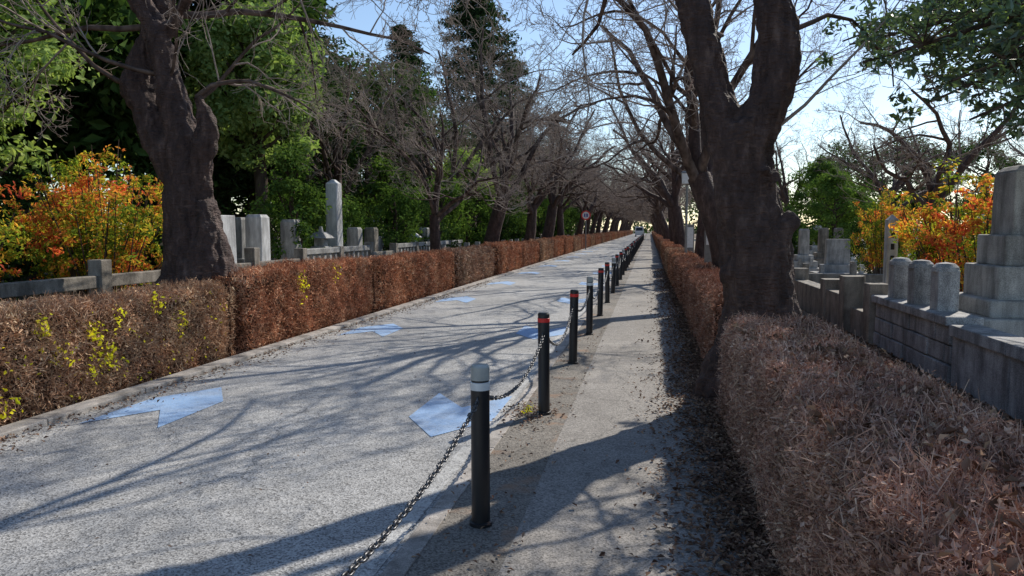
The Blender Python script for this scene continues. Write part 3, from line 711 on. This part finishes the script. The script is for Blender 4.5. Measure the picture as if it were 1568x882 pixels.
G.obj('stone_monument', [m_granite], .02)
G = Geo(); G.box((4.0, 13.6, .1), (.5, .5, .2)); G.box((4.0, 13.6, .95), (.17, .17, 1.6)); G.box((4.0, 13.6, 1.79), (.17, .17, .09), 0, 0, .1)
for j in range(5): G.box((4.0, 13.512, 1.5-.2*j), (.06, .008, .10), 1)
G.obj('memorial_post', [m_granite_w, m_blk], .008)

# ------------------------------------------------------------------ walls right
rn = random.Random(4)
G = Geo()
yy = 2.0
while yy < 8.2:
    L = 1.25; G.box((3.16, yy+L/2, .26), (.24, L-.008, .52)); G.box((3.15, yy+L/2, .575), (.3, L-.006, .115)); yy += L
G.obj('stone_wall', [m_granite_b], .01)
G = Geo(); L0, L1 = 8.27, 10.9
for row in range(3):
    yy = L0-(row % 2)*.15
    while yy < L1:
        L = rn.uniform(.28, .5); a = max(yy, L0); b = min(yy+L, L1)
        if b-a > .05: G.box((3.17+rn.uniform(-.012, .012), (a+b)/2, .105+.2*row), (.28, b-a-.012, .19))
        yy += L
G.box((3.2, (L0+L1)/2, .3), (.2, L1-L0-.02, .58)); G.box((3.16, (L0+L1)/2, .655), (.36, L1-L0, .1))
for yp in (8.95, 9.7, 10.45):
    G.box((3.2, yp, .92), (.22, .24, .46)); lathe(G, [(.14, 1.13), (.13, 1.18), (.09, 1.22), (0, 1.235)], [0, 0, 0], 16, (3.2, yp))
G.obj('stone_wall', [m_granite_b], .016)
G = Geo()
G.box((3.5, 11.6, .2), (.9, 1.2, .4)); G.box((3.1, 11.1, .42), (.26, .3, .85)); G.box((3.1, 12.4, .42), (.3, .3, .9)); G.box((3.15, 13.1, .28), (.3, 1.1, .56))
G.box((3.14, 13.8, .33), (.34, .34, .8)); yy = 14.0
while yy < 45:
    L = rn.uniform(2.2, 3.4); h = rn.uniform(.35, .65); G.box((3.15, yy+L/2, h/2), (.28, L-.25, h)); G.box((3.15, yy+L, h/2+.12), (.28, .24, h+.24)); yy += L
G.obj('stone_wall', [m_stone_br], .014)
G = Geo()
for yb in (11.2, 14.6, 19.5):
    G.box((7.6, yb, .25), (8.3, .22, .5))
    for j in range(8): G.box((3.8+j*1.1, yb, .62), (.14, .14, .26))
G.obj('stone_wall', [m_stone_br], .014)

# ------------------------------------------------------------------ sign, lamp, post, van
def empty(name, loc):
    e = bpy.data.objects.new(name, None); e.location = loc; col.objects.link(e); return e
e = empty('traffic_sign', (-4.75, 57, 0))
G = Geo(); lathe(G, [(.04, 0), (.04, 2.95), (0, 2.96)], [0, 0], 12); G.obj('pole', [m_pole], parent=e)
def disc(G, r0, r1, y, z, mi, S=32):
    a = np.arange(S)*2*math.pi/S
    V = np.concatenate([np.stack([r0*np.cos(a), np.full(S, y), z+r0*np.sin(a)], 1), np.stack([r1*np.cos(a), np.full(S, y), z+r1*np.sin(a)], 1)])
    i = np.arange(S); j = (i+1) % S; G.add(V, np.stack([i, j, j+S, i+S], 1), mi)
G = Geo(); disc(G, .001, .36, -.05, 2.6, 0); disc(G, .27, .358, -.056, 2.6, 1); disc(G, .001, .36, -.044, 2.6, 2); G.obj('plate', [m_wpaint, m_red, m_pole], parent=e)
G = Geo(); G.box((-.08, -.056, 2.6), (.1, .006, .24)); G.box((.09, -.056, 2.6), (.11, .006, .24)); G.obj('digits', [m_ink], parent=e)

e = empty('street_lamp', (1.05, 22.6, 0))
G = Geo(); lathe(G, [(.07, 0), (.07, .3), (.04, .34), (.035, 2.85), (.09, 2.9)], [0]*4, 12); G.obj('pole', [m_pole], parent=e)
G = Geo(); G.box((0, 0, 3.05), (.28, .28, .3), 0, 0, 1.1); G.obj('lantern', [m_wpaint], .01, parent=e)
G = Geo(); G.box((0, 0, 3.235), (.36, .36, .06), 0, 0, .7); G.obj('cap', [m_pole], .01, parent=e)
G = Geo(); G.box((0, 0, .9), (.17, .14, 1.8)); G.box((0, 0, 1.82), (.2, .17, .05)); G.box((0, -.075, 1.45), (.12, .01, .4), 1); G.obj('marker_post', [m_pole, m_wpaint], .01, loc=(1.27, 16.9, 0))
G = Geo(); G.box((0, 0, 1.0), (.3, .12, 1.5)); G.box((0, 0, .12), (.4, .25, .25)); G.box((0, -.065, 1.3), (.24, .01, .7), 1); G.obj('information_sign', [m_pole, m_wpaint], .01, loc=(1.35, 26.5, 0))

e = empty('delivery_van', (-2.0, 150, .012))
prof = [(-1., .35), (-1., 1.05), (-.93, 1.15), (-.62, 1.85), (-.4, 1.98), (2.6, 1.98), (2.7, 1.8), (2.7, .35)]
G = Geo(); n = len(prof); V = [(-.8, a, b) for a, b in prof]+[(.8, a, b) for a, b in prof]
G.add(V, [[0, 7, 6, 1], [1, 6, 5, 4]] , 0); G.add(V, [[8, 9, 14, 15], [9, 12, 13, 14]], 0)
G.add(V, [[1, 4, 3, 2]], 0); G.add(V, [[9, 10, 11, 12]], 0)
G.add(V, [[i, i+1, i+1+n, i+n] for i in range(n-1)]+[[n-1, 0, n, 2*n-1]], 0); G.obj('body', [m_wpaint], .03, parent=e)
G = Geo(); G.add([(-.68, -.925, 1.19), (.68, -.925, 1.19), (.6, -.655, 1.8), (-.6, -.655, 1.8)], [[0, 1, 2, 3]]); G.obj('windscreen', [m_glass], parent=e)
G = Geo()
for sx in (-1, 1):
    G.box((sx*.803, .0, 1.45), (.01, .9, .5)); G.box((sx*.803, 1.4, 1.45), (.01, 1.4, .5))
G.obj('side_windows', [m_glass], parent=e)
G = Geo(); G.box((-.6, -1.01, .85), (.3, .04, .16)); G.box((.6, -1.01, .85), (.3, .04, .16)); G.obj('headlights', [m_silver], .01, parent=e)
G = Geo()
for sx in (-.7, .7):
    for wy in (-.3, 2.0):
        a = np.arange(20)*2*math.pi/20
        V = np.concatenate([np.stack([np.full(20, sx-.1), wy+.32*np.cos(a), .32+.32*np.sin(a)], 1), np.stack([np.full(20, sx+.1), wy+.32*np.cos(a), .32+.32*np.sin(a)], 1)])
        i = np.arange(20); j = (i+1) % 20; G.add(V, np.stack([i, j, j+20, i+20], 1)); G.add(V, [list(range(20)), list(range(39, 19, -1))])
G.obj('wheels', [m_blk], parent=e)
# distant masses of trees around the horizon
rng = np.random.default_rng(99); G = Geo(); M = 520
C = np.stack([rng.uniform(-130, 150, M), rng.uniform(235, 270, M), rng.uniform(0, 12, M)], 1)
M2 = 340; C2 = np.stack([rng.uniform(-75, -55, M2), rng.uniform(-10, 240, M2), rng.uniform(0, 12, M2)], 1)
M3 = 300; C3 = np.stack([rng.uniform(95, 120, M3), rng.uniform(20, 240, M3), rng.uniform(0, 8, M3)], 1)
C = np.concatenate([C, C2, C3]); P, o = clump_pts(C, np.full(len(C), 3.2), 50, rng, .8)
leaves(G, P, o+np.array([0, 0, .5]), 1.0, .6, rng, .8, 0); G.obj('distant_trees', [m_green_d])

# ------------------------------------------------------------------ light, sky, camera
EL, AZ = 38., 28.6
w = bpy.data.worlds.new('World'); scene.world = w; w.use_nodes = True; nt = w.node_tree
bg = nt.nodes.get('Background') or nt.nodes.new('ShaderNodeBackground')
sk = nt.nodes.new('ShaderNodeTexSky'); sk.sky_type = 'NISHITA'; sk.sun_disc = False
sk.sun_elevation = D2R(EL); sk.sun_rotation = D2R(AZ); sk.air_density = 1.0; sk.dust_density = .3; sk.ozone_density = 2.0
nt.links.new(sk.outputs[0], bg.inputs[0]); bg.inputs[1].default_value = .15
s = bpy.data.lights.new('sun', 'SUN'); s.energy = 5.0; s.angle = D2R(.5); s.color = (1., .93, .82)
so = bpy.data.objects.new('sun', s); col.objects.link(so)
d = Vector((-math.sin(D2R(AZ))*math.cos(D2R(EL)), -math.cos(D2R(AZ))*math.cos(D2R(EL)), -math.sin(D2R(EL))))
so.rotation_euler = d.to_track_quat('-Z', 'Y').to_euler()
cd = bpy.data.cameras.new('camera'); cd.lens = 26.4; cd.sensor_width = 36; cd.clip_start = .05; cd.clip_end = 2000
co = bpy.data.objects.new('camera', cd); col.objects.link(co); co.location = (0, 0, 1.6)
co.rotation_euler = (D2R(90-4.52), 0, D2R(10.36)); scene.camera = co
scene.view_settings.view_transform = 'Standard'; scene.view_settings.look = 'None'; scene.view_settings.exposure = 0
